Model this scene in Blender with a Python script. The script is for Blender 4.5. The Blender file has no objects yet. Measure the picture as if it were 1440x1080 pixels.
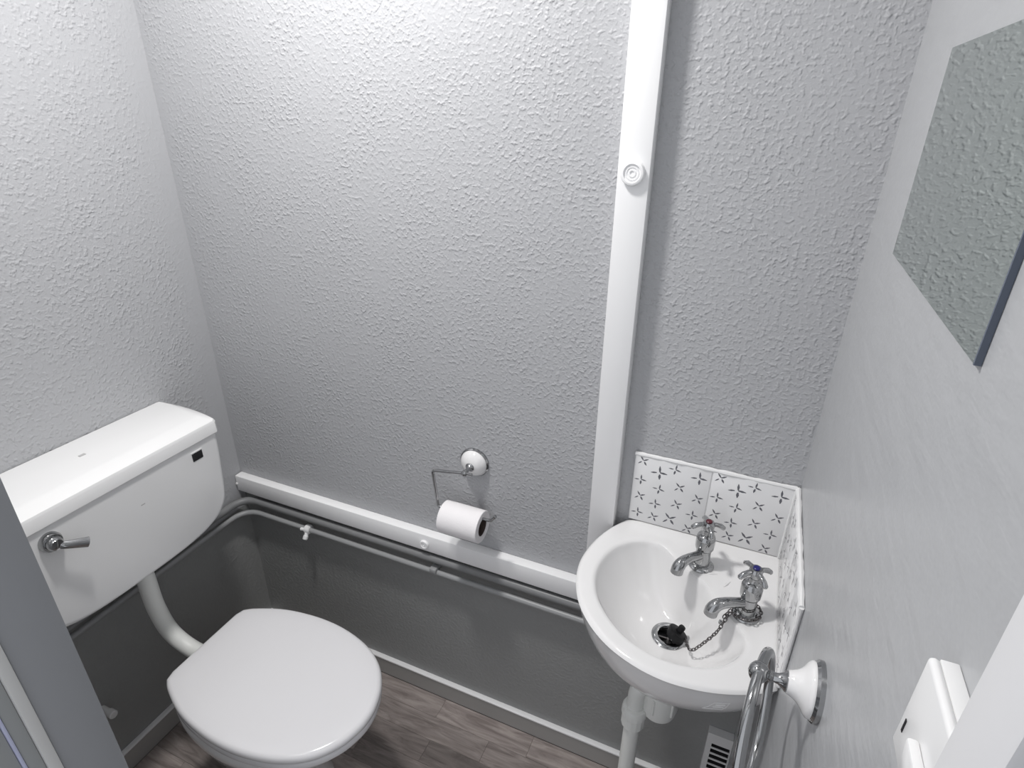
import bpy, bmesh, math, random
from mathutils import Vector, Matrix

# ------------------------------------------------------------------ camera
S = bpy.context.scene
C = S.collection
CAM = Vector((0.0, -1.0, 1.585))
F_PX, PITCH, YAW, ROLL = 813.65, 25.336, 23.207, 0.592

def camera():
    y, p, r = (math.radians(a) for a in (YAW, PITCH, ROLL))
    fw = Vector((-math.sin(y) * math.cos(p), math.cos(y) * math.cos(p), -math.sin(p)))
    rt = Vector((math.cos(y), math.sin(y), 0))
    up = rt.cross(fw)
    rt2 = rt * math.cos(r) + up * math.sin(r)
    up2 = -rt * math.sin(r) + up * math.cos(r)
    cd = bpy.data.cameras.new('camera')
    cd.sensor_fit = 'HORIZONTAL'
    cd.sensor_width = 36.0
    cd.lens = F_PX / 1440 * 36.0
    cd.clip_start = 0.01
    o = bpy.data.objects.new('camera', cd)
    m = Matrix((rt2, up2, -fw)).transposed().to_4x4()
    m.translation = CAM
    o.matrix_world = m
    C.objects.link(o)
    S.camera = o
camera()

# ------------------------------------------------------------------ light
W = bpy.data.worlds.new('hall_light')
S.world = W
W.use_nodes = True
W.node_tree.nodes['Background'].inputs[0].default_value = (0.93, 0.95, 1.0, 1)
W.node_tree.nodes['Background'].inputs[1].default_value = 0.70
LAMP_POS = (-0.70, -0.43, 2.33)
LAMP_WATTS = 13.6
S.view_settings.view_transform = 'Standard'
S.view_settings.look = 'None'
S.view_settings.gamma = 1.0
S.view_settings.use_curve_mapping = False
S.view_settings.exposure = 0.3

PI = math.pi

# ------------------------------------------------------------------ materials
MATS = {}

def mat(name, col, rough=0.5, metal=0.0, coat=0.0, ior=1.45, spec=0.5):
    if name in MATS:
        return MATS[name]
    m = bpy.data.materials.new(name)
    m.use_nodes = True
    b = m.node_tree.nodes['Principled BSDF']
    b.inputs['Base Color'].default_value = (*col, 1)
    b.inputs['Roughness'].default_value = rough
    b.inputs['Metallic'].default_value = metal
    b.inputs['Coat Weight'].default_value = coat
    b.inputs['IOR'].default_value = ior
    b.inputs['Specular IOR Level'].default_value = spec
    MATS[name] = m
    return m

def add(nt, t, **kw):
    n = nt.nodes.new(t)
    for k, v in kw.items():
        setattr(n, k, v)
    return n

def bump_noise(m, scale, dist, strength=1.0, detail=2.0, rough=0.5, lo=None, hi=None, stretch=None):
    nt = m.node_tree
    b = nt.nodes['Principled BSDF']
    tc = add(nt, 'ShaderNodeTexCoord')
    src = tc.outputs['Object']
    if stretch:
        mp = add(nt, 'ShaderNodeMapping')
        mp.inputs['Scale'].default_value = stretch
        nt.links.new(src, mp.inputs['Vector'])
        src = mp.outputs['Vector']
    n = add(nt, 'ShaderNodeTexNoise')
    n.inputs['Scale'].default_value = scale
    n.inputs['Detail'].default_value = detail
    n.inputs['Roughness'].default_value = rough
    nt.links.new(src, n.inputs['Vector'])
    out = n.outputs['Fac']
    if lo is not None:
        mr = add(nt, 'ShaderNodeMapRange')
        mr.interpolation_type = 'SMOOTHSTEP'
        mr.inputs['From Min'].default_value = lo
        mr.inputs['From Max'].default_value = hi
        nt.links.new(out, mr.inputs['Value'])
        out = mr.outputs['Result']
    bp = add(nt, 'ShaderNodeBump')
    bp.inputs['Strength'].default_value = strength
    bp.inputs['Distance'].default_value = dist
    nt.links.new(out, bp.inputs['Height'])
    nt.links.new(bp.outputs['Normal'], b.inputs['Normal'])
    return bp

def textured_wall(name, col, rough, axis):
    """blown texture paint: lumps of about a centimetre, a smooth brushed strip along the corner"""
    m = mat(name, col, rough, spec=0.4)
    nt = m.node_tree
    b = nt.nodes['Principled BSDF']
    tc = add(nt, 'ShaderNodeTexCoord')
    n1 = add(nt, 'ShaderNodeTexNoise')
    n1.inputs['Scale'].default_value = 132
    n1.inputs['Detail'].default_value = 1.0
    n1.inputs['Roughness'].default_value = 0.45
    n1.inputs['Distortion'].default_value = 0.0
    nt.links.new(tc.outputs['Object'], n1.inputs['Vector'])
    mr = add(nt, 'ShaderNodeMapRange')
    mr.interpolation_type = 'SMOOTHSTEP'
    mr.inputs['From Min'].default_value = 0.44
    mr.inputs['From Max'].default_value = 0.80
    nt.links.new(n1.outputs['Fac'], mr.inputs['Value'])
    n2 = add(nt, 'ShaderNodeTexNoise')
    n2.inputs['Scale'].default_value = 9
    nt.links.new(tc.outputs['Object'], n2.inputs['Vector'])
    amp = add(nt, 'ShaderNodeMapRange')
    amp.inputs['From Min'].default_value = 0.3
    amp.inputs['From Max'].default_value = 0.7
    amp.inputs['To Min'].default_value = 0.45
    amp.inputs['To Max'].default_value = 1.1
    nt.links.new(n2.outputs['Fac'], amp.inputs['Value'])
    n3 = add(nt, 'ShaderNodeTexNoise')
    n3.inputs['Scale'].default_value = 230
    n3.inputs['Detail'].default_value = 1.0
    nt.links.new(tc.outputs['Object'], n3.inputs['Vector'])
    fine = add(nt, 'ShaderNodeMath', operation='MULTIPLY_ADD')
    nt.links.new(n3.outputs['Fac'], fine.inputs[0])
    fine.inputs[1].default_value = 0.42
    nt.links.new(mr.outputs['Result'], fine.inputs[2])
    mul = add(nt, 'ShaderNodeMath', operation='MULTIPLY')
    nt.links.new(fine.outputs[0], mul.inputs[0])
    nt.links.new(amp.outputs['Result'], mul.inputs[1])
    sx = add(nt, 'ShaderNodeSeparateXYZ')
    nt.links.new(tc.outputs['Object'], sx.inputs[0])
    edge = add(nt, 'ShaderNodeMapRange')
    edge.interpolation_type = 'SMOOTHSTEP'
    if axis == 'y':                       # left wall: smooth near the corner at y = 0
        edge.inputs['From Min'].default_value = -0.02
        edge.inputs['From Max'].default_value = -0.09
        nt.links.new(sx.outputs['Y'], edge.inputs['Value'])
    else:
        edge.inputs['From Min'].default_value = -1.30
        edge.inputs['From Max'].default_value = -1.26
        nt.links.new(sx.outputs['X'], edge.inputs['Value'])
    edge.inputs['To Min'].default_value = 0.2
    mul2 = add(nt, 'ShaderNodeMath', operation='MULTIPLY')
    nt.links.new(mul.outputs[0], mul2.inputs[0])
    nt.links.new(edge.outputs['Result'], mul2.inputs[1])
    bp = add(nt, 'ShaderNodeBump')
    bp.inputs['Strength'].default_value = 0.6
    bp.inputs['Distance'].default_value = 0.0022
    nt.links.new(mul2.outputs[0], bp.inputs['Height'])
    nt.links.new(bp.outputs['Normal'], b.inputs['Normal'])
    return m

WALL_COL = (0.44, 0.445, 0.460)
wall_back_m = textured_wall('textured grey wall paint', WALL_COL, 0.5, 'x')
wall_left_m = textured_wall('textured grey wall paint left', WALL_COL, 0.5, 'y')
wall_low_m = mat('dark grey wall paint', (0.30, 0.305, 0.303), 0.5)
bump_noise(wall_low_m, 110, 0.0012, 0.5, 3, 0.5, 0.35, 0.75)
wall_right_m = mat('smooth grey wall paint', (0.43, 0.437, 0.448), 0.3)
bump_noise(wall_right_m, 22, 0.004, 0.5, 4, 0.55, stretch=(1, 0.5, 1.4))
white_paint = mat('white gloss paint', (0.90, 0.90, 0.905), 0.28)
bump_noise(white_paint, 20, 0.001, 0.3, 3, 0.5, stretch=(1, 1, 0.3))
ceiling_m = mat('white ceiling paint', (0.8, 0.8, 0.8), 0.7)
jamb_m = mat('mid grey frame paint', (0.27, 0.277, 0.29), 0.45)
jamb2_m = mat('light grey frame paint', (0.30, 0.31, 0.31), 0.45)
blue_reflection_m = mat('pale blue painted reflection', (0.45, 0.47, 0.62), 0.4)  # colour of the blue reflected line on the door frame
plastic = mat('white plastic', (0.79, 0.79, 0.79), 0.22)
trap_m = mat('aged white plastic', (0.76, 0.77, 0.745), 0.4)
ceramic = mat('white vitreous china', (0.78, 0.775, 0.775), 0.08, coat=0.3)
seat_m = mat('white moulded seat plastic', (0.76, 0.755, 0.77), 0.16)
chrome = mat('chrome', (0.41, 0.415, 0.42), 0.08, 1.0)
rubber = mat('black rubber', (0.006, 0.006, 0.007), 0.5, spec=0.25)
dark = mat('dark void', (0.01, 0.01, 0.012), 0.8)
chain_m = mat('tarnished chain metal', (0.16, 0.15, 0.15), 0.3, 0.9)
pipe_m = mat('grey painted pipe', (0.32, 0.325, 0.33), 0.35)
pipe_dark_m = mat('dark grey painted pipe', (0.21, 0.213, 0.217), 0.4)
red_m = mat('red tap index', (0.10, 0.015, 0.025), 0.3)
blue_m = mat('blue tap index', (0.02, 0.02, 0.14), 0.3)
paper = mat('tissue paper', (0.84, 0.82, 0.83), 0.9)
bump_noise(paper, 300, 0.0006, 0.4, 2)
card = mat('brown card', (0.07, 0.05, 0.045), 0.9)
tile_m = mat('white glazed tile', (0.80, 0.80, 0.805), 0.12, coat=0.2)
ink_m = mat('charcoal star print', (0.13, 0.13, 0.15), 0.25)
sealant = mat('white sealant', (0.80, 0.80, 0.80), 0.35)
mirror_m = mat('mirror glass', (0.62, 0.68, 0.64), 0.015, 1.0)
mirror_edge_m = mat('mirror cut edge', (0.10, 0.12, 0.16), 0.25)
mirror_top_m = mat('mirror backing', (0.2, 0.22, 0.22), 0.4)

def floor_material():
    m = mat('grey oak laminate', (0.3, 0.26, 0.24), 0.38)
    nt = m.node_tree
    b = nt.nodes['Principled BSDF']
    tc = add(nt, 'ShaderNodeTexCoord')
    oi = add(nt, 'ShaderNodeObjectInfo')
    off = add(nt, 'ShaderNodeVectorMath', operation='SCALE')
    off.inputs[0].default_value = (13.0, 7.0, 3.0)
    nt.links.new(oi.outputs['Random'], off.inputs['Scale'])
    va = add(nt, 'ShaderNodeVectorMath', operation='ADD')
    nt.links.new(tc.outputs['Object'], va.inputs[0])
    nt.links.new(off.outputs[0], va.inputs[1])
    mp = add(nt, 'ShaderNodeMapping')
    mp.inputs['Scale'].default_value = (2.2, 16.0, 1.0)
    nt.links.new(va.outputs[0], mp.inputs['Vector'])
    n = add(nt, 'ShaderNodeTexNoise')
    n.inputs['Scale'].default_value = 3.0
    n.inputs['Detail'].default_value = 7.0
    n.inputs['Roughness'].default_value = 0.62
    n.inputs['Distortion'].default_value = 1.3
    nt.links.new(mp.outputs[0], n.inputs['Vector'])
    cr = add(nt, 'ShaderNodeValToRGB')
    e = cr.color_ramp.elements
    e[0].position, e[0].color = 0.3, (0.15, 0.125, 0.118, 1)
    e[1].position, e[1].color = 0.68, (0.37, 0.325, 0.305, 1)
    nt.links.new(n.outputs['Fac'], cr.inputs['Fac'])
    tone = add(nt, 'ShaderNodeMapRange')
    tone.inputs['To Min'].default_value = 0.6
    tone.inputs['To Max'].default_value = 1.35
    nt.links.new(oi.outputs['Random'], tone.inputs['Value'])
    sc = add(nt, 'ShaderNodeVectorMath', operation='SCALE')
    nt.links.new(cr.outputs['Color'], sc.inputs[0])
    nt.links.new(tone.outputs['Result'], sc.inputs['Scale'])
    nt.links.new(sc.outputs[0], b.inputs['Base Color'])
    return m
floor_m = floor_material()
gap_m = mat('floor joint', (0.15, 0.13, 0.125), 0.7)

def emit(name, col, strength):
    m = mat(name, (0.9, 0.9, 0.9), 0.4)
    b = m.node_tree.nodes['Principled BSDF']
    b.inputs['Emission Color'].default_value = (*col, 1)
    b.inputs['Emission Strength'].default_value = strength
    return m

# ------------------------------------------------------------------ mesh helpers
def link(name, bm, material, parent=None, smooth=True, angle=35):
    me = bpy.data.meshes.new(name)
    bmesh.ops.recalc_face_normals(bm, faces=bm.faces[:])
    bm.to_mesh(me)
    bm.free()
    if isinstance(material, (list, tuple)):
        for q in material:
            me.materials.append(q)
    else:
        me.materials.append(material)
    if smooth:
        me.shade_smooth()
        me.set_sharp_from_angle(angle=math.radians(angle))
    o = bpy.data.objects.new(name, me)
    C.objects.link(o)
    if parent is not None:
        o.parent = parent
        o.matrix_parent_inverse = parent.matrix_world.inverted()
    return o

def tag(o, label, cat, group=None):
    o['label'] = label
    o['category'] = cat
    if group:
        o['group'] = group
    return o

def struct(o, label=None):
    o['kind'] = 'structure'
    if label:
        o['label'] = label
    return o

def thing(name, label, cat, loc, group=None):
    o = bpy.data.objects.new(name, None)
    o.empty_display_size = 0.02
    o.location = loc
    o.matrix_world = Matrix.Translation(loc)
    C.objects.link(o)
    return tag(o, label, cat, group)

def box(x0, x1, y0, y1, z0, z1, bev=0.0, seg=2, bm=None):
    b2 = bmesh.new()
    bmesh.ops.create_cube(b2, size=1.0)
    for v in b2.verts:
        v.co = Vector((x0 + (v.co.x + .5) * (x1 - x0), y0 + (v.co.y + .5) * (y1 - y0), z0 + (v.co.z + .5) * (z1 - z0)))
    if bev > 0:
        bmesh.ops.bevel(b2, geom=b2.edges[:], offset=bev, segments=seg, affect='EDGES', profile=0.5)
    if bm is None:
        return b2
    merge(bm, b2)
    return bm

def merge(bm, b2):
    me = bpy.data.meshes.new('tmp')
    b2.to_mesh(me)
    b2.free()
    bm.from_mesh(me)
    bpy.data.meshes.remove(me)
    return bm

def frame(d):
    d = Vector(d).normalized()
    a = Vector((0, 0, 1)) if abs(d.z) < 0.9 else Vector((1, 0, 0))
    u = a.cross(d).normalized()
    return u, d.cross(u), d

def lathe(profile, org=(0, 0, 0), axis=(0, 0, 1), seg=32, bm=None):
    """profile: list of (radius, height along axis)"""
    bm = bm or bmesh.new()
    u, v, d = frame(axis)
    org = Vector(org)
    rings = []
    for r, h in profile:
        if r < 1e-6:
            rings.append([bm.verts.new(org + d * h)])
        else:
            rings.append([bm.verts.new(org + d * h + (u * math.cos(2 * PI * k / seg) + v * math.sin(2 * PI * k / seg)) * r) for k in range(seg)])
    for a, b in zip(rings, rings[1:]):
        for k in range(seg):
            k2 = (k + 1) % seg
            if len(a) == 1 and len(b) == 1:
                continue
            if len(a) == 1:
                bm.faces.new((a[0], b[k], b[k2]))
            elif len(b) == 1:
                bm.faces.new((a[k], a[k2], b[0]))
            else:
                bm.faces.new((a[k], a[k2], b[k2], b[k]))
    if len(rings[0]) > 1 and profile[0] != profile[-1]:
        bm.faces.new(rings[0][::-1])
    if len(rings[-1]) > 1 and profile[0] != profile[-1]:
        bm.faces.new(rings[-1])
    return bm

def catmull(pts, n=8, closed=False):
    pts = [Vector(p) for p in pts]
    out = []
    N = len(pts)
    rng = range(N if closed else N - 1)
    for i in rng:
        if closed:
            p0, p1, p2, p3 = (pts[(i + k) % N] for k in (-1, 0, 1, 2))
        else:
            p0, p1, p2, p3 = pts[max(i - 1, 0)], pts[i], pts[i + 1], pts[min(i + 2, N - 1)]
        for j in range(n):
            t = j / n
            out.append(0.5 * ((2 * p1) + (p2 - p0) * t + (2 * p0 - 5 * p1 + 4 * p2 - p3) * t * t + (3 * p1 - p0 - 3 * p2 + p3) * t ** 3))
    if not closed:
        out.append(pts[-1])
    return out

def fillet(pts, r, n=6):
    """polyline with rounded corners"""
    pts = [Vector(p) for p in pts]
    out = [pts[0]]
    for a, b, c in zip(pts, pts[1:], pts[2:]):
        d1, d2 = (a - b).normalized(), (c - b).normalized()
        rr = min(r, (a - b).length * .49, (c - b).length * .49)
        p, q = b + d1 * rr, b + d2 * rr
        for k in range(n + 1):
            t = k / n
            out.append(p * (1 - t) ** 2 + b * 2 * t * (1 - t) + q * t * t)
    out.append(pts[-1])
    return out

def tube(pts, r, seg=12, closed=False, bm=None, caps=True):
    bm = bm or bmesh.new()
    pts = [Vector(p) for p in pts]
    N = len(pts)
    rs = r if isinstance(r, (list, tuple)) else [r] * N
    tang = []
    for i in range(N):
        a = pts[(i - 1) % N] if closed else pts[max(i - 1, 0)]
        b = pts[(i + 1) % N] if closed else pts[min(i + 1, N - 1)]
        tang.append((b - a).normalized())
    u = frame(tang[0])[0]
    rings = []
    for i in range(N):
        t = tang[i]
        u = (u - t * u.dot(t)).normalized()
        w = t.cross(u)
        rings.append([bm.verts.new(pts[i] + (u * math.cos(2 * PI * k / seg) + w * math.sin(2 * PI * k / seg)) * rs[i]) for k in range(seg)])
    pairs = list(zip(rings, rings[1:]))
    if closed:
        # match the twist
        best = min(range(seg), key=lambda s: sum((rings[-1][k].co - rings[0][(k + s) % seg].co).length for k in range(seg)))
        pairs.append((rings[-1], rings[0][best:] + rings[0][:best]))
    for a, b in pairs:
        for k in range(seg):
            k2 = (k + 1) % seg
            bm.faces.new((a[k], a[k2], b[k2], b[k]))
    if not closed and caps:
        bm.faces.new(rings[0][::-1])
        bm.faces.new(rings[-1])
    return bm

def loft(rings, bm=None, cap0=True, cap1=True):
    bm = bm or bmesh.new()
    R = [[bm.verts.new(p) for p in ring] for ring in rings]
    n = len(R[0])
    for a, b in zip(R, R[1:]):
        for k in range(n):
            k2 = (k + 1) % n
            bm.faces.new((a[k], a[k2], b[k2], b[k]))
    if cap0:
        bm.faces.new(R[0][::-1])
    if cap1:
        bm.faces.new(R[-1])
    return bm

# ------------------------------------------------------------------ the room
XL, XR = -1.298, 0.140          # left and right wall faces
YF = -0.795                     # inner face of the wall with the doorway
ZC = 2.41

def quad_wall(name, x0, x1, y0, y1, zs, mats, label):
    """a wall slab split in height into bands, one material slot per band"""
    bm = bmesh.new()
    for i in range(len(zs) - 1):
        b2 = box(x0, x1, y0, y1, zs[i], zs[i + 1])
        for f in b2.faces:
            f.material_index = i if len(mats) > 1 else 0
        merge(bm, b2)
    return struct(link(name, bm, mats, smooth=False), label)

wall_back = quad_wall('wall_back', XL - .1, XR + .1, 0, .1, [0, .59, ZC], [wall_low_m, wall_back_m], 'grey textured back wall, dark grey below the white rail')
wall_left = quad_wall('wall_left', XL - .1, XL, -.92, 0, [0, .50, ZC], [wall_low_m, wall_left_m], 'grey textured wall behind the cistern, dark grey below the pipes')
wall_right = quad_wall('wall_right', XR, XR + .1, -.92, 0, [0, ZC], [wall_right_m], 'smooth pale grey wall carrying the mirror and towel ring')
bmf = box(XL, -0.575, -.92, YF, 0, ZC)
box(-0.575, XR, -.92, YF, 2.04, ZC, bm=bmf)
wall_front = struct(link('wall_front', bmf, wall_right_m, smooth=False), 'grey wall beside the doorway')
ceiling = struct(link('ceiling', box(XL - .1, XR + .1, -.92, .1, ZC, ZC + .08), ceiling_m, smooth=False), 'white ceiling')

# floor: laminate strips, each a piece of its own
floor = struct(link('floor', box(XL - .1, XR + .1, -1.8, .1, -.05, -.0035), gap_m, smooth=False), 'grey oak laminate floor in staggered strips')
random.seed(7)
row_w = 0.063
y = -0.0135
row = 0
while y - row_w > -1.02:
    x = XL + 0.0135
    first = [0.30, 0.11, 0.40, 0.22, 0.36, 0.16][row % 6]
    lim = XR - 0.001
    ln = first
    while x < lim - 0.02:
        x1 = min(x + ln, lim)
        if lim - x1 < 0.06:
            x1 = lim
        link('plank', box(x + .0002, x1 - .0002, y - row_w + .0002, y - .0002, -.0034, 0.0, .0004, 1), floor_m, floor, smooth=False)
        x = x1
        ln = random.choice([0.28, 0.36, 0.44])
    y -= row_w
    row += 1

# skirting boards
skirt_face = mat('grey skirting face paint', (0.38, 0.372, 0.36), 0.45)
sb = struct(link('baseboard_back', box(XL, XR, -.0125, -.0, 0.0002, .0625), skirt_face, smooth=False), 'low grey skirting with white top edge along the back wall')
link('top_edge', box(XL, XR, -.0145, -.0, .0625, .068, .0012), white_paint, sb)
sl = struct(link('baseboard_left', box(XL, XL + .0125, YF, -.0146, 0.0002, .0625), skirt_face, smooth=False), 'low grey skirting with white top edge along the left wall')
link('top_edge', box(XL, XL + .0145, YF, -.0146, .0625, .068, .0012), white_paint, sl)

# battens
def cap_profile(r, h):
    return [(r, 0), (r, h * .55), (r * .93, h * .9), (r * .82, h), (r * .72, h), (r * .66, h * .72), (r * .58, h * .72),
            (r * .54, h * .85), (r * .46, h * .85), (r * .42, h * .72), (r * .34, h * .72), (r * .3, h * .85), (r * .2, h * .85),
            (r * .16, h * .7), (0, h * .7)]
BV0, BV1, BT = -0.236, -0.183, 0.025
VT = 0.030
trim1 = struct(link('trim_1', box(BV0, BV1 - .001, -VT, 0, .6155, ZC, .0018), white_paint), 'white vertical batten on the back wall')
link('screw_cap', lathe(cap_profile(.0195, .009), (-.2105, -VT, 1.4965), (0, -1, 0), 40), white_paint, trim1, angle=25)
trim2 = struct(link('trim_2', box(XL + .004, BV1, -BT, 0, .564, .615, .0018), white_paint), 'white horizontal rail on the back wall above the pipes')
link('screw_cap', lathe(cap_profile(.0125, .006), (-.655, -BT, .586), (0, -1, 0), 32), white_paint, trim2, angle=25)
bm = bmesh.new()
random.seed(3)
for k in range(7):
    p = (XL + .004 + random.uniform(0, .008), -.006 - random.uniform(0, .018), .568 + k * .0065)
    r = random.uniform(.0035, .006)
    lathe([(0, -r), (r * .7, -r * .7), (r, 0), (r * .7, r * .7), (0, r)], p, (0, 0, 1), 8, bm)
link('filler_lump', bm, sealant, trim2)

# door frame around the camera's doorway
bm = box(-.575, -.560, -.844, YF, 0, 2.04, .0015)
door = struct(link('door_1', bm, jamb_m), 'grey doorway lining with pale stop strip')
link('door_stop', box(-.575, -.557, -.8545, -.8442, 0, 2.04, .0015), mat('pale stop paint', (0.55, 0.55, 0.54), .4), door)
link('frame_edge', box(-.575, -.560, -.8665, -.8547, 0, 2.04, .001), jamb2_m, door)
link('blue_reflection', box(-.575, -.5585, -.8695, -.8667, 0, 2.04, .0008), blue_reflection_m, door)  # blue reflection on the frame, painted in as a thin pale strip
link('architrave', box(-.575, -.5605, -.92, -.8697, 0, 2.04, .001), jamb2_m, door)
link('jamb', box(.100, XR, -.832, -.798, 0, 2.04, .002), mat('off-white frame paint', (0.66, 0.66, 0.67), 0.4), door)
link('jamb_edge', box(.112, XR, -.92, -.8323, 0, 2.04, .002), jamb2_m, door)
link('door_head', box(-.56, .100, -.92, YF, 2.025, 2.04, .001), white_paint, door)

# ------------------------------------------------------------------ wall tiles with star print
def star_set(seed):
    """centres (u, v from the top-left, metres), turn and size of the printed stars on a tile"""
    px = [(225, 50, 1), (350, 130, 0), (465, 110, 0), (640, 165, 0), (210, 175, 0), (350, 240, 0), (500, 225, 1), (635, 300, 1),
          (205, 285, 1), (325, 340, 0), (485, 340, 1), (605, 410, 0), (190, 400, 0), (312, 430, 1), (437, 440, 1), (575, 505, 1)]
    out = []
    big = {1: 1.35, 3: 1.25, 14: 1.3}
    for i, (x, yy, d) in enumerate(px):
        v = (yy - (5 + (x - 165) * .196)) / 440.0          # remove the slope of the top edge
        u = (x - (165 - v * 48)) / 562.0
        out.append((u, v * .97, d, big.get(i, 1.0)))
    return out
STARS = star_set(0)

def star_bm(w, h, place):
    bm = bmesh.new()
    for i, (u, v, d, s) in enumerate(STARS):
        if not (0.03 < u < .97 and .02 < v < .97):
            continue
        rot = (0.62 if d else 0.0) + (0.12 * math.sin(i * 2.3))
        c = Vector((u * w, -v * h))
        for ang, r0, r1, wd in ((PI * .5, .0005, .0078, .0011), (-.15, .0, .0076, .0011), (PI * 1.48, .0022, .0085, .0013), (PI * 1.03, .0032, .0095, .0009)):
            a = ang + rot
            dr = Vector((math.cos(a), math.sin(a)))
            nn = Vector((-dr.y, dr.x))
            r0s, r1s, ws = r0 * s * 1.4, r1 * s * 1.4, wd * s * 1.5
            q = [c + dr * r0s - nn * ws * .55, c + dr * (r0s + r1s) * .5 - nn * ws, c + dr * r1s - nn * ws * .25,
                 c + dr * r1s + nn * ws * .25, c + dr * (r0s + r1s) * .5 + nn * ws, c + dr * r0s + nn * ws * .55]
            bm.faces.new([bm.verts.new(place(p.x, p.y)) for p in q])
    return bm

TZ0, TZ1 = 0.8165, 0.974
TT = 0.007
def back_tile(x0, x1):
    t = link('tile', box(x0 + .001, x1 - .001, -TT, 0, TZ0, TZ1 - .001, .0012), tile_m, wall_back)
    bm = star_bm(x1 - x0, TZ1 - TZ0, lambda u, v: Vector((x0 + u, -TT - .00012, TZ1 + v)))
    link('star_print', bm, ink_m, t, smooth=False)
back_tile(-.158, -.0115)
back_tile(-.0115, .1325)
def side_tile(y0, y1):
    t = link('tile', box(XR - TT, XR, y1 + .001, y0 - .001, TZ0, TZ1 - .001, .0012), tile_m, wall_right)
    bm = star_bm(y0 - y1, TZ1 - TZ0, lambda u, v: Vector((XR - TT - .00012, y0 - u, TZ1 + v)))
    link('star_print', bm, ink_m, t, smooth=False)
side_tile(-.0075, -.156)
side_tile(-.156, -.3045)
link('grout', box(-.158, .1325, -TT * .75, 0, TZ0 - .0005, TZ1 - .002), sealant, wall_back, smooth=False)
link('grout', box(XR - TT * .75, XR, -.304, -.0075, TZ0 - .0005, TZ1 - .002), sealant, wall_right, smooth=False)
random.seed(11)
def bead(pts, r, parent):
    P = catmull(pts, 10)
    rs = [r * random.uniform(.8, 1.2) for _ in P]
    return link('sealant_bead', tube(P, rs, 8), sealant, parent)
bead([(-.159, -.004, TZ1), (-.06, -.0045, TZ1 + .0005), (.05, -.004, TZ1 - .0005), (.134, -.0045, TZ1)], .0042, wall_back)
bead([(XR - .004, -.006, TZ1), (XR - .0045, -.10, TZ1), (XR - .004, -.2, TZ1), (XR - .004, -.305, TZ1)], .0045, wall_right)
bead([(XR - .004, -.305, TZ1), (XR - .004, -.306, .9), (XR - .003, -.305, TZ0)], .003, wall_right)
bead([(XR - .0075, -.0075, TZ0), (XR - .008, -.0078, .9), (XR - .0075, -.0075, TZ1)], .0022, wall_back)

# ------------------------------------------------------------------ pipes under the rail
def clip(parent, p, d, r, m):
    """saddle clip: collar, stub and screw head"""
    bm = lathe([(r + .0018, -.009), (r + .0055, -.006), (r + .0055, .006), (r + .0018, .009)], p, d, 16)
    b2 = lathe([(.006, 0), (.006, .014), (.0075, .016), (.0075, .023), (.006, .026), (0, .026)], Vector(p) + Vector((0, -.004, -.002)), (.1, -.8, -.9), 12)
    merge(bm, b2)
    lathe([(.0048, 0), (.0048, .014), (0, .017)], Vector(p) + Vector((-.004, -.006, .002)), (-1, -.4, .1), 10, bm)
    return link('pipe_clip', bm, m, parent)

pl = fillet([(XL + .018, -.78, .494), (XL + .018, -.023, .500), (XR - .005, -.023, .506)], .065, 10)
low_pipe = tag(link('heating_pipe', tube(pl, .0078, 14), pipe_m), 'lower of two grey painted pipes running under the white rail', 'pipe', 'painted pipes under the rail')
clip(low_pipe, (-1.045, -.023, .5015), (1, 0, 0), .0078, sealant)
link('pipe_bracket', box(-.642, -.622, -.034, 0, .503, .5175, .003), pipe_m, low_pipe)
pu = fillet([(XL + .016, -.78, .532), (XL + .016, -.018, .538), (XR - .005, -.018, .544)], .06, 10)
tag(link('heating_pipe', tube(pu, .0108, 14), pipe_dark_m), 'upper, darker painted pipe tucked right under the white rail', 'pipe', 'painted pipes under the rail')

# ------------------------------------------------------------------ cistern
def smooth_step(t):
    t = max(0.0, min(1.0, t))
    return t * (1.6 - .6 * t)
CY = -.4345
cist = thing('cistern', 'white plastic wall-hung toilet cistern with chrome lever', 'cistern', (XL + .1, CY, .67))
def tank_outline(k, inset):
    half = [(0, .668), (.08, .6695), (.13, .6745), (.165, .683), (.195, .698), (.214, .720), (.222, .748), (.228, .80), (.232, .85), (.2345, .906)]
    P = catmull([(a, b, 0) for a, b in half], 4)
    pts = [(p.x, p.y) for p in P]
    full = [(-a, b) for a, b in pts[::-1]][:-1] + pts
    cz = .79
    return [(a * (1 - inset / .21), cz + (b - cz) * (1 - inset / .12) if b < cz else b) for a, b in full]
rings = []
for x, ins in ((XL + .0005, .006), (XL + .03, .001), (-1.24, 0), (-1.20, 0), (-1.16, 0), (-1.125, 0), (-1.098, .0), (-1.090, .002), (-1.0855, .006), (-1.0835, .012)):
    w = 1 + .15 * smooth_step((-1.09 - x) / .19)
    rings.append([Vector((x, CY + a * w, b)) for a, b in tank_outline(0, ins)])
link('tank', loft(rings), plastic, cist, angle=50)
def lid_rect(x0, x1, hw, z, cut):
    q = [Vector((x1, 0, z)), Vector((x1, hw - cut, z)), Vector((x1 - cut, hw, z))]
    for k in range(1, 7):
        x = x1 - cut + (x0 - x1 + cut) * k / 6
        q.append(Vector((x, hw + .030 * smooth_step((x1 - cut - x) / .2), z)))
    full = [Vector((p.x, CY - p.y, z)) for p in q[:0:-1]] + [Vector((p.x, CY + p.y, z)) for p in q]
    for p in full:
        if z > .93:
            p.z -= .016 * max(0, (-1.10 - p.x) / .19) ** 1.3
    return full
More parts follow.
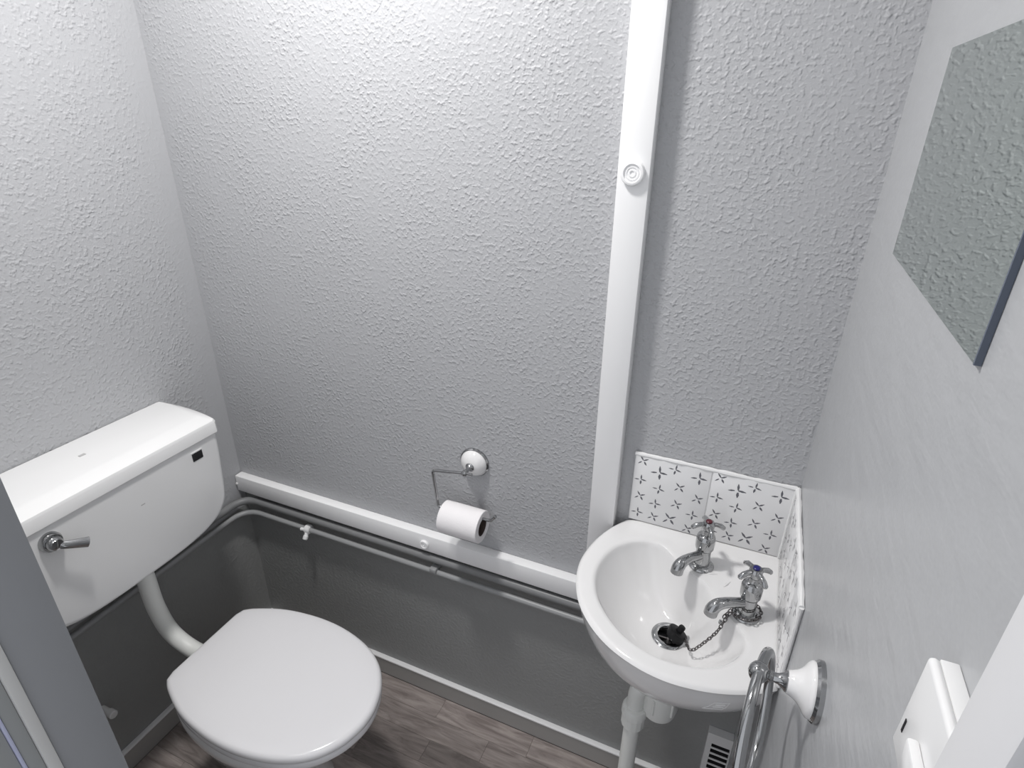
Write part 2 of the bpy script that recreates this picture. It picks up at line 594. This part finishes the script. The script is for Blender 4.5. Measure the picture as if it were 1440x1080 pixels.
lr = [lid_rect(XL + .001, -1.081, .2365, .9065, .008), lid_rect(XL + .001, -1.0795, .238, .909, .008), lid_rect(XL + .001, -1.0805, .2375, .932, .008),
      lid_rect(XL + .001, -1.083, .2355, .9375, .008), lid_rect(XL + .002, -1.113, .226, .9455, .008), lid_rect(XL + .004, -1.125, .221, .9465, .008)]
link('cistern_lid', loft(lr), plastic, cist, angle=22)
link('flush_rosette', lathe([(.019, 0), (.019, .007), (.0165, .012), (.0135, .012), (.0128, .02), (.010, .024), (0, .025)], (-1.0838, -.577, .876), (1, 0, 0), 24), chrome, cist)
lev = [(-1.068, -.575, .872), (-1.062, -.567, .868), (-1.056, -.550, .860), (-1.052, -.534, .852)]
bml = bmesh.new()
P = catmull(lev, 6)
tube(P, [.0060 + .0042 * (i / len(P)) for i in range(len(P))], 12, bm=bml)
for v in bml.verts:
    v.co.x = -1.058 + (v.co.x + 1.058) * .75
link('flush_lever', bml, chrome, cist)
link('lever_hole', box(-1.0843, -1.0829, -.2765, -.2505, .866, .886, .0015), dark, cist)
link('hole_cover', box(-1.0846, -1.0825, -.2775, -.2495, .8855, .8895, .0008), plastic, cist)
link('lid_mark', box(-1.205, -1.198, -.43, -.418, .9380, .9400, 0), mat('scuff grey', (.45, .45, .45), .6), cist, smooth=False)
link('tank_mark', box(-1.0838, -1.0834, -.41, -.401, .838, .8405, 0), mat('scuff grey', (.45, .45, .45), .6), cist, smooth=False)

# flush pipe
TY = -.386
fp = tag(link('flush_pipe', tube(catmull([(-1.165, -.405, .672), (-1.165, -.405, .60), (-1.167, -.403, .51), (-1.150, -.398, .435), (-1.10, -.392, .395), (-1.03, -.388, .388)], 8), .0195, 20), trap_m),
         'white bent flush pipe between cistern and toilet pan', 'pipe')
link('pipe_nut', lathe([(.024, 0), (.024, .016), (.021, .02), (.0197, .02)], (-1.165, -.405, .6505), (0, 0, 1), 12), plastic, fp)

# ------------------------------------------------------------------ toilet
toi = thing('toilet', 'white toilet with closed lid under the cistern', 'toilet', (-.83, TY, 0))
LIDH = [(-1.050, 0), (-1.050, .09), (-1.044, .109), (-1.02, .125), (-.96, .150), (-.9, .163), (-.83, .169), (-.76, .164), (-.69, .146), (-.635, .115), (-.6, .073), (-.584, .032), (-.580, 0)]
def lid_outline(sc, dx=0.0, sy=1.0):
    P = [(a, b) for a, b in LIDH]
    full = [Vector((a, b, 0)) for a, b in P] + [Vector((a, -b, 0)) for a, b in P[-2:0:-1]]
    q = catmull(full[2:-1], 6)                       # smooth round, straight back
    q = [full[0], full[1] * .5 + full[0] * .5, full[1]] + q + [full[-1], full[-1] * .5 + full[0] * .5]
    cx = -.82
    return [(cx + dx + (p.x - cx) * sc, p.y * sc * sy) for p in q]
def ring_at(sc, z, dx=0, sy=1.0):
    return [Vector((a, TY + b, z)) for a, b in lid_outline(sc, dx, sy)]
def domed(sc, z0, amp):
    return [Vector((a, TY + b, z0 - amp * ((a + .82) ** 2 / .06 + b * b / .03))) for a, b in lid_outline(sc)]
lid = loft([ring_at(.955, .4215), ring_at(.985, .4215), ring_at(.998, .4245), ring_at(1.0, .430), ring_at(.994, .4355), ring_at(.978, .4395), ring_at(.95, .4415), domed(.8, .4428, .0008), domed(.4, .4430, .0008)])
link('toilet_lid', lid, seat_m, toi, angle=60)
seat = loft([ring_at(.95, .4005), ring_at(.98, .4005), ring_at(.99, .404), ring_at(.99, .415), ring_at(.98, .419), ring_at(.955, .4195)])
link('toilet_seat', seat, seat_m, toi, angle=60)
pan = []
for z, x0, x1, hw in ((0.0, -1.03, -.76, .105), (.02, -1.03, -.76, .105), (.06, -1.02, -.775, .095), (.14, -1.02, -.775, .092), (.22, -1.03, -.74, .112), (.30, -1.04, -.68, .145), (.355, -1.045, -.63, .162), (.375, -1.045, -.612, .167), (.392, -1.045, -.606, .167), (.3995, -1.04, -.612, .162)):
    o = lid_outline(1.0)
    pan.append([Vector((x0 + (a + 1.05) / .47 * (x1 - x0), TY + b / .169 * hw, z)) for a, b in o])
link('bowl', loft(pan), ceramic, toi, angle=50)
for s in (-1, 1):
    link('hinge', lathe([(.009, 0), (.009, .018), (.007, .020), (0, .0205)], (-1.038, TY + s * .07, .3995), (0, 0, 1), 16), seat_m, toi)
    link('floor_screw_cap', lathe([(.009, 0), (.009, .006), (.005, .011), (0, .012)], (-.93, TY + s * .112, 0.0), (0, 0, 1), 14), plastic, toi)

# capped pipe stub low on the left wall
vs = tag(link('pipe_stub', lathe([(.008, 0), (.008, .025), (.0105, .026), (.0105, .041), (.009, .043), (0, .043)], (XL, -.526, .236), (1, 0, 0), 18), plastic),
         'small white plastic capped pipe stub low on the left wall', 'pipe stub')

# ------------------------------------------------------------------ corner basin
CX, CYB = XR - .0005, -.0005
def ab(a, b, z):
    return Vector((CX - a, CYB - b, z))
DA = DB = .172                                       # waste position from the corner
half_o = [(.296, .296), (.327, .256), (.346, .21), (.354, .165), (.352, .125), (.343, .083), (.326, .04), (.305, .006)]
outer = [(0, 0)] + [(k * .3 / 8, 0) for k in range(1, 8)]
arc = [(.2995, 0)] + [half_o[i] for i in range(7, -1, -1)] + [(b, a) for a, b in half_o[1:]] + [(0, .2995)]
arc = [(p.x, p.y) for p in catmull([(a, b, 0) for a, b in arc], 6)]
outer = outer + arc + [(0, k * .3 / 8) for k in range(7, 0, -1)]
half_i = [(.271, .271), (.301, .232), (.316, .19), (.318, .15), (.307, .105), (.284, .072), (.255, .054), (.23, .051), (.209, .060), (.188, .081), (.165, .101), (.143, .113), (.124, .124)]
inner = half_i + [(b, a) for a, b in half_i[-2:0:-1]]
inner = [(p.x, p.y) for p in catmull([(a, b, 0) for a, b in inner], 6, True)]
def cast(poly, th):
    dx, dy = math.cos(th), math.sin(th)
    best = None
    n = len(poly)
    for i in range(n):
        x1, y1 = poly[i][0] - DA, poly[i][1] - DB
        x2, y2 = poly[(i + 1) % n][0] - DA, poly[(i + 1) % n][1] - DB
        ex, ey = x2 - x1, y2 - y1
        den = dx * ey - dy * ex
        if abs(den) < 1e-12:
            continue
        t = (x1 * ey - y1 * ex) / den
        s = (x1 * dy - y1 * dx) / den
        if t > 0 and -1e-6 <= s <= 1 + 1e-6 and (best is None or t > best):
            best = t
    return best
NB = 144
TH = [2 * PI * k / NB - .75 * PI for k in range(NB)]   # first ray points to the corner
RO = [cast(outer, t) for t in TH]
RI = [cast(inner, t) for t in TH]
def smooth01(t):
    t = max(0.0, min(1.0, t))
    return t * t * (3 - 2 * t)
ZR = .810
ZD = .703
def bring(f, z):
    out = []
    for i, t in enumerate(TH):
        r = f(i)
        a, b = DA + r * math.cos(t), DB + r * math.sin(t)
        a, b = max(a, 0), max(b, 0)
        out.append(ab(a, b, z(i, a, b) if callable(z) else z))
    return out
def lipz(base):
    def g(i, a, b):
        m = min(a, b)
        on_arc = smooth01((max(a, b) - .27) / .04)
        return base + .0055 * (1 - smooth01((m - .014) / .02)) * (1 - on_arc)
    return g
def bowl_z(f):
    # bowl depth by fraction from waste ring (0) to rim (1)
    return ZD + (.797 - ZD) * (.16 * f + .84 * f ** 2.5)
rings = [bring(lambda i: .028, .655), bring(lambda i: .035, .648), bring(lambda i: .06, .650), bring(lambda i: RO[i] * .45, .660), bring(lambda i: RO[i] * .62, .676), bring(lambda i: RO[i] * .76, .700), bring(lambda i: RO[i] * .86, .727),
         bring(lambda i: RO[i] * .93, .757), bring(lambda i: RO[i] * .968, .783), bring(lambda i: RO[i] * .985, .797), bring(lambda i: RO[i] - .001, .802),
         bring(lambda i: RO[i], .8045), bring(lambda i: RO[i] - .003, lipz(.8085)), bring(lambda i: RO[i] - .007, lipz(ZR)),
         bring(lambda i: RO[i] - .011, lipz(ZR))]
for k in (.2, .35, .5, .65, .8, .92):
    rings.append(bring(lambda i, k=k: (RO[i] - .011) * (1 - k) + (RI[i] + .004) * k, lipz(ZR - .001 * k)))
rings += [bring(lambda i: RI[i] + .001, .8078), bring(lambda i: RI[i] - .002, .8045), bring(lambda i: RI[i] - .004, .799)]
R0 = .031
for f in (.97, .93, .87, .8, .72, .63, .54, .45, .36, .27, .18, .1, .04, 0.0):
    rings.append(bring(lambda i, f=f: R0 + (RI[i] - .005 - R0) * f, bowl_z(f)))
rings += [bring(lambda i: .024, ZD - .002), bring(lambda i: .0205, ZD - .006), bring(lambda i: .0205, .66)]
basin = thing('corner_basin', 'small white ceramic corner basin hung below the star tiles', 'basin', (CX - .17, CYB - .17, .65))
link('bowl', loft(rings, cap0=False, cap1=False), ceramic, basin, angle=40)
dx_, dy_ = CX - DA, CYB - DB
ws = link('waste_ring', lathe([(.0190, -.03), (.0190, .0), (.0205, .0025), (.024, .0032), (.029, .0026), (.0315, .0008), (.0315, -.0005), (.021, -.004), (.0205, -.03), (.0190, -.03)], (dx_, dy_, ZD + .0006), (0, 0, 1), 40), chrome, basin)
bm = box(dx_ - .019, dx_ + .019, dy_ - .0016, dy_ + .0016, ZD - .010, ZD - .006)
box(dx_ - .0016, dx_ + .0016, dy_ - .019, dy_ + .019, ZD - .0101, ZD - .0061, bm=bm)
link('waste_grid', bm, chain_m, ws, smooth=False)
link('waste_well', lathe([(.0189, 0), (0, 0.0001)], (dx_, dy_, ZD - .026), (0, 0, 1), 24), dark, ws, smooth=False)
# soap ledges between the taps
for a, b, rot in ((.118, .128, .75),):
    pass
for (a0, b0), (a1, b1) in (((.128, .098), (.108, .092)), ((.096, .121), (.086, .103))):
    bm = tube([ab(a0, b0, ZR - .0012), ab((a0 + a1) / 2, (b0 + b1) / 2, ZR - .0004), ab(a1, b1, ZR - .0012)], [.0012, .0026, .0012], 10)
    link('soap_ridge', bm, ceramic, basin)
# moulded mark under the front edge
bm = bmesh.new()
def on_skirt(i, s, z):
    r = RO[i] * s
    return ab(DA + r * math.cos(TH[i]), DB + r * math.sin(TH[i]), z)

# taps
def make_tap(name, label, loc, ang, head_ang, idx_m):
    t = thing(name, label, 'tap', loc, 'basin taps')
    L = Vector(loc)
    rot = Matrix.Rotation(ang, 4, 'Z')
    K = 1.27
    def T(p):
        return L + rot @ Vector(p)
    def lz(prof):
        return [(r * (1.22 if h > .0062 or r < .0127 else 1.2), h * K) for r, h in prof]
    link('flange', lathe(lz([(.0195, 0), (.0195, .0015), (.0175, .004), (.0125, .0055), (.0125, .006)]), L, (0, 0, 1), 32), chrome, t)
    link('body', lathe(lz([(.0118, .004), (.0112, .020), (.0112, .031), (.0128, .0325), (.0138, .035), (.0142, .040), (.0142, .050), (.0128, .0555), (.0098, .058), (.0072, .059), (.0066, .062), (.0066, .067)]), L, (0, 0, 1), 32), chrome, t, angle=45)
    P = catmull([T((.004, 0, .028)), T((.022, 0, .0315)), T((.042, 0, .0355)), T((.058, 0, .0345)), T((.0665, 0, .027)), T((.0690, 0, .0165))], 6)
    n = len(P)
    link('spout', tube(P, [.0088 + .0026 * smooth01((i / n - .3) / .5) for i in range(n)], 16), chrome, t, angle=50)
    link('aerator', lathe([(.0075, 0), (.0075, .001), (0, .001)], T((.0692, 0, .0155)), rot @ Vector((.1, 0, -1)), 16), dark, t)
    bm = lathe(lz([(.0075, .066), (.009, .069), (.009, .077), (.0075, .0805), (0, .081)]), L, (0, 0, 1), 24)
    for k in range(4):
        a = head_ang + k * PI / 2
        d = Vector((math.cos(a), math.sin(a), 0))
        Q = [L + d * .004 + Vector((0, 0, .0945)), L + d * .013 + Vector((0, 0, .0962)), L + d * .022 + Vector((0, 0, .0935)), L + d * .0285 + Vector((0, 0, .0885)), L + d * .0302 + Vector((0, 0, .0865))]
        tube(Q, [.005, .0043, .0048, .0043, .0018], 10, bm=bm)
    h = link('cross_head', bm, chrome, t, angle=60)
    link('index', lathe(lz([(.0047, .0807), (.0047, .0818), (.0038, .0825), (0, .0826)]), L, (0, 0, 1), 20), idx_m, h)
    return t
make_tap('pillar_tap', 'chrome cross-head basin tap with a red top', (-.001, -.080, ZR - .0009), math.atan2(-.83, -.56), .35, red_m)
make_tap('pillar_tap', 'chrome cross-head basin tap with a blue top and chained plug', (.084, -.172, ZR - .0009), math.atan2(-.58, -.81), .62, blue_m)

# plug with chain
plug = thing('sink_plug', 'black rubber plug on a chain lying in the basin waste', 'plug', (dx_ + .008, dy_ - .003, ZD))
pax = Vector((.42, .30, .8)).normalized()
po = Vector((dx_ + .010, dy_ - .004, ZD + .0075))
link('plug_body', lathe([(.0, -.004), (.014, -.004), (.0165, .0), (.0178, .008), (.0185, .010), (.0185, .0135), (.016, .0145), (0, .0145)], po, pax, 28), rubber, plug)
bm = lathe([(.0062, .0), (.0062, .010), (.005, .0125), (0, .013)], po + pax * .0145, pax, 16)
link('plug_knob', bm, rubber, plug)
ch = catmull([po + pax * .012 + Vector((.015, -.012, 0)), (.004, -.208, .730), (.013, -.214, .7345), (.028, -.211, .756), (.044, -.209, .787), (.053, -.199, .8075), (.061, -.190, ZR + .009), (.0765, -.196, ZR + .0105), (.094, -.194, ZR + .011), (.105, -.182, ZR + .011), (.1055, -.165, ZR + .011), (.094, -.1525, ZR + .011), (.077, -.1525, ZR + .011), (.065, -.166, ZR + .011), (.061, -.181, ZR + .010), (.053, -.190, ZR + .002), (.048, -.193, ZR - .009)], 20)
acc = [0.0]
for a, b in zip(ch, ch[1:]):
    acc.append(acc[-1] + (b - a).length)
bm = bmesh.new()
pitch = .0066
nl = int(acc[-1] / pitch)
for k in range(nl):
    s = k * pitch
    i = max(j for j in range(len(acc)) if acc[j] <= s)
    i = min(i, len(ch) - 2)
    p = ch[i].lerp(ch[i + 1], (s - acc[i]) / max(1e-9, acc[i + 1] - acc[i]))
    d = (ch[i + 1] - ch[i]).normalized()
    u, v, _ = frame(d)
    n = u if k % 2 else v
    lp = []
    for j in range(10):
        a = 2 * PI * j / 10
        lp.append(p + d * math.cos(a) * .0046 + n * math.sin(a) * .0026)
    tube(lp, .00095, 5, True, bm)
link('chain', bm, chain_m, plug)
link('chain_clasp', lathe([(0, 0), (.0028, .001), (.0034, .004), (.0028, .007), (0, .008)], (.047, -.1935, ZR - .018), (0, 0, 1), 12), chrome, plug)

# waste trap under the basin
trap = thing('waste_trap', 'white plastic waste trap and pipe beneath the corner basin', 'waste pipe', (dx_, dy_, 0))
link('trap_body', lathe([(.020, .648), (.024, .640), (.024, .60), (.036, .592), (.0365, .55), (.0365, .510), (.033, .493), (.024, .487), (0, .487)], (dx_ + .004, dy_ + .008, 0), (0, 0, 1), 32), trap_m, trap)
link('trap_nut', lathe([(.0285, .62), (.0305, .616), (.0305, .604), (.0285, .60)], (dx_ + .004, dy_ + .008, 0), (0, 0, 1), 10), trap_m, trap, angle=20)
px_, py_ = dx_ - .040, dy_ - .012
link('outlet_pipe', tube(fillet([(dx_ + .01, dy_ + .012, .565), (px_, py_, .565), (px_, py_, .0005)], .03, 6), .0165, 20), trap_m, trap)
link('trap_nut', lathe([(.019, .505), (.0235, .503), (.0255, .497), (.0255, .482), (.0235, .478), (.0235, .452), (.0195, .450)], (px_, py_, 0), (0, 0, 1), 14), trap_m, trap, angle=25)
link('coupling', lathe([(.0178, .262), (.0205, .259), (.0205, .235), (.024, .222), (.024, .10), (.0215, .095), (.0178, .094)], (px_, py_, 0), (0, 0, 1), 22), trap_m, trap)
for k in range(6):
    a = PI / 3 * k + .3
    o = Vector((dx_ + .004, dy_ + .008, .535))
    d = Vector((math.cos(a), math.sin(a), 0))
    bm = tube([o + d * .0362 + Vector((0, 0, -.02)), o + d * .0362 + Vector((0, 0, .02))], .0028, 8)
    link('grip_rib', bm, trap_m, trap)

# moulded maker's mark under the basin's front edge
def skirt_pt(th, z):
    r = cast(outer, th)
    # interpolate the skirt profile between s=.88 (z .725) and s=.985 (z .779)
    prof = [(.676, .62), (.700, .76), (.727, .86), (.757, .93), (.783, .968)]
    s = prof[0][1]
    for (z0, s0), (z1, s1) in zip(prof, prof[1:]):
        if z0 <= z <= z1:
            s = s0 + (s1 - s0) * (z - z0) / (z1 - z0)
    return ab(DA + r * s * math.cos(th), DB + r * s * math.sin(th), z)
t0 = 2.13
def mark_line(pts, r):
    return tube([skirt_pt(a, z) for a, z in pts], r, 6)
bm = mark_line([(t0 + .06, .772), (t0 + .0, .772), (t0 - .06, .772)], .0008)
merge(bm, mark_line([(t0 + .06, .772), (t0 + .055, .757), (t0 + .05, .745)], .0008))
merge(bm, mark_line([(t0 - .06, .772), (t0 - .09, .757), (t0 - .12, .745)], .0008))
merge(bm, mark_line([(t0 + .05, .745), (t0 - .04, .745), (t0 - .12, .745)], .0008))
merge(bm, mark_line([(t0 + .035, .765), (t0 - .045, .765)], .0014))
merge(bm, mark_line([(t0 + .03, .757), (t0 - .055, .757)], .0014))
link('moulded_mark', bm, ceramic, basin)

# ------------------------------------------------------------------ louvred box in the corner
vent = thing('vent_box', 'white louvred vent box low in the corner under the basin', 'vent', (.11, -.015, .035))
vx0, vx1, vy, vz0, vz1 = .084, .1395, -.018, .072, .287
fr = vy - .002
bm = box(vx0, vx0 + .002, vy, -.0005, vz0, vz1)
box(vx1 - .002, vx1, vy, -.0005, vz0, vz1, bm=bm)
box(vx0 + .002, vx1 - .002, vy, -.0005, vz1 - .002, vz1, bm=bm)
box(vx0 + .002, vx1 - .002, vy, -.0005, vz0, vz0 + .002, bm=bm)
box(vx0, vx0 + .012, fr, vy, vz0, vz1 - .032, bm=bm)
box(vx1 - .003, vx1, fr, vy, vz0, vz1 - .032, bm=bm)
box(vx0, vx1, fr, vy, vz1 - .032, vz1, bm=bm)
link('casing', bm, plastic, vent, smooth=False)
link('inner_back', box(vx0 + .002, vx1 - .002, -.004, -.001, vz0 + .002, vz1 - .002), dark, vent, smooth=False)
z = vz1 - .0475
while z > vz0 + .012:
    link('louvre', box(vx0 + .012, vx1 - .003, fr, vy, z - .0028, z + .0028, .0004, 1), plastic, vent, smooth=False)
    z -= .0195

# ------------------------------------------------------------------ toilet roll and holder
hol = thing('toilet_roll_holder', 'chrome wire toilet roll holder with white porcelain rose', 'roll holder', (-.519, 0, .855))
HX, HZ = -.519, .855
link('back_plate', lathe([(.036, 0), (.036, .004), (.0335, .007), (.03, .007)], (HX, 0, HZ), (0, -1, 0), 40), chrome, hol)
link('porcelain_rose', lathe([(.0325, .005), (.0318, .010), (.027, .0165), (.019, .022), (.012, .0255), (.010, .026)], (HX, 0, HZ), (0, -1, 0), 40), ceramic, hol)
link('neck', lathe([(.0105, .0245), (.0105, .027), (.007, .030), (.0048, .037), (.0048, .046)], (HX, 0, HZ), (0, -1, 0), 24), chrome, hol)
BY = -.052
RA = Vector((-.519, BY - .008, .728))                 # roll axis point
bm = lathe([(0, -.0075), (.004, -.0064), (.0072, -.002), (.0072, .002), (.004, .0064), (0, .0075)], (HX, BY, HZ), (0, 0, 1), 20)
link('ball', bm, chrome, hol)
wy = BY - .006
wire = fillet([(HX + .018, BY + .001, HZ - .0), (HX, BY, HZ - .0005), (-.594, BY - .012, HZ - .005), (-.586, BY - .009, .7505), (-.452, BY - .008, .7505), (-.441, BY - .009, .765)], .009, 5)
link('wire_arm', tube(wire, .0036, 12), chrome, hol)
lathe_tip = lathe([(0, -.005), (.0038, -.003), (.0046, 0), (.0038, .003), (0, .005)], (-.441, BY - .009, .766), (.5, 0, .8), 12)
link('wire_tip', lathe_tip, chrome, hol)
roll = thing('toilet_roll', 'part-used white toilet roll on the wire holder', 'toilet roll', (-.517, BY - .008, .69))
RX0, RX1, RR, RH = -.572, -.472, .0380, .0205
zr = .7505 - .0035 - RH + .0005
link('paper', lathe([(RH + .001, 0), (RR - .001, 0), (RR, .001), (RR, RX1 - RX0 - .001), (RR - .001, RX1 - RX0), (RH + .001, RX1 - RX0), (RH + .001, 0)], (RX0, BY - .008, zr), (1, 0, 0), 48), paper, roll)
link('core', lathe([(RH, .001), (RH + .001, .001), (RH + .001, RX1 - RX0 - .001), (RH, RX1 - RX0 - .001), (RH, .001)], (RX0, BY - .008, zr), (1, 0, 0), 40), card, roll)

# ------------------------------------------------------------------ towel ring on the right wall
tr = thing('towel_ring', 'chrome towel ring with white porcelain rose on right wall', 'towel ring', (XR, -.487, 1.03))
RC = Vector((XR, -.484, 1.026))
ax = (-1, 0, 0)
link('back_plate', lathe([(.0325, 0), (.0325, .005), (.030, .008), (.027, .008)], RC, ax, 44), chrome, tr)
link('porcelain_rose', lathe([(.0290, .006), (.0298, .0085), (.0292, .0110), (.0262, .0140), (.0218, .0168), (.0180, .0202), (.0152, .0240), (.0132, .0285), (.0122, .0318), (.0105, .0325)], RC, ax, 44), ceramic, tr)
link('neck', lathe([(.0110, .031), (.0112, .0335), (.0085, .036), (.0058, .041), (.0052, .046), (.0062, .047), (.0062, .0495), (.005, .051), (.005, .060)], RC, ax, 28), chrome, tr)
k_, m_, R_ = .178, .12, .082
top = Vector((.079, RC.y - .003, RC.z + .003))
bm = lathe([(0, -.0115), (.005, -.0103), (.0088, -.0072), (.0108, -.002), (.0108, .003), (.0088, .0078), (.005, .0103), (0, .0115)], (.079, RC.y, RC.z), (math.sin(k_), math.cos(k_), 0), 24)
link('ball', bm, chrome, tr)
hd = Vector((math.sin(k_), math.cos(k_), 0))
nn = Vector((math.cos(k_), -math.sin(k_), 0))
wd = Vector((0, 0, -1)) * math.cos(m_) + nn * math.sin(m_)
pts = [top + hd * (R_ * math.sin(2 * PI * i / 72)) + wd * (R_ * (1 - math.cos(2 * PI * i / 72))) for i in range(72)]
link('ring', tube(pts, .0058, 16, True), chrome, tr)

# ------------------------------------------------------------------ mirror
mir = thing('mirror', 'frameless rectangular mirror on the right wall', 'mirror', (XR, -.40, 1.44))
MY0, MY1, MZ0, MZ1 = -.572, -.226, 1.442, 1.6445
link('backing', box(XR - .0035, XR - .0002, MY0 + .0004, MY1 - .0004, MZ0 + .0004, MZ1 - .0004), mirror_edge_m, mir, smooth=False)
link('glass', box(XR - .0042, XR - .0036, MY0, MY1, MZ0, MZ1), mirror_m, mir, smooth=False)
link('cut_edge', box(XR - .0044, XR - .0002, MY0 - .0022, MY0 - .0002, MZ0 - .0006, MZ1), mirror_edge_m, mir, smooth=False)

# ------------------------------------------------------------------ light switch
sw = thing('light_switch', 'white surface-mounted rocker switch beside the door frame', 'switch', (XR, -.75, 1.26))
SY0, SY1, SZ0, SZ1 = -.772, -.698, 1.241, 1.313
link('back_box', box(.1306, XR - .0002, SY0 + .0004, SY1 - .0004, SZ0 + .0004, SZ1 - .0004, .0008), plastic, sw)
link('face_plate', box(.125, .1310, SY0, SY1, SZ0, SZ1, .0028, 3), plastic, sw)
rk = box(.119, .1252, -.752, -.727, 1.250, 1.279, .0018)
for v in rk.verts:
    if v.co.z < 1.262 and v.co.x < .122:
        v.co.x += .0025
link('rocker', rk, plastic, sw)
link('indicator', box(.1246, .1252, -.7075, -.7055, 1.258, 1.268), dark, sw, smooth=False)

# ------------------------------------------------------------------ ceiling lamp
lamp = thing('ceiling_lamp', 'round opal ceiling lamp', 'lamp', (LAMP_POS[0], LAMP_POS[1], ZC))
link('lamp_base', lathe([(.12, 0), (.12, -.018), (.11, -.022), (0, -.022)], (LAMP_POS[0], LAMP_POS[1], ZC), (0, 0, 1), 40), plastic, lamp)
link('diffuser', lathe([(.108, -.022), (.106, -.035), (.09, -.05), (.06, -.06), (0, -.064)], (LAMP_POS[0], LAMP_POS[1], ZC), (0, 0, 1), 40), emit('opal diffuser', (1, .98, .96), 3.0), lamp)
ld = bpy.data.lights.new('lamp_light', 'AREA')
ld.shape = 'DISK'
ld.size = 0.16
ld.energy = LAMP_WATTS
ld.color = (1.0, 0.985, 0.97)
lo = bpy.data.objects.new('lamp_light', ld)
lo.location = LAMP_POS
C.objects.link(lo)
lo.parent = lamp
lo.matrix_parent_inverse = lamp.matrix_world.inverted()
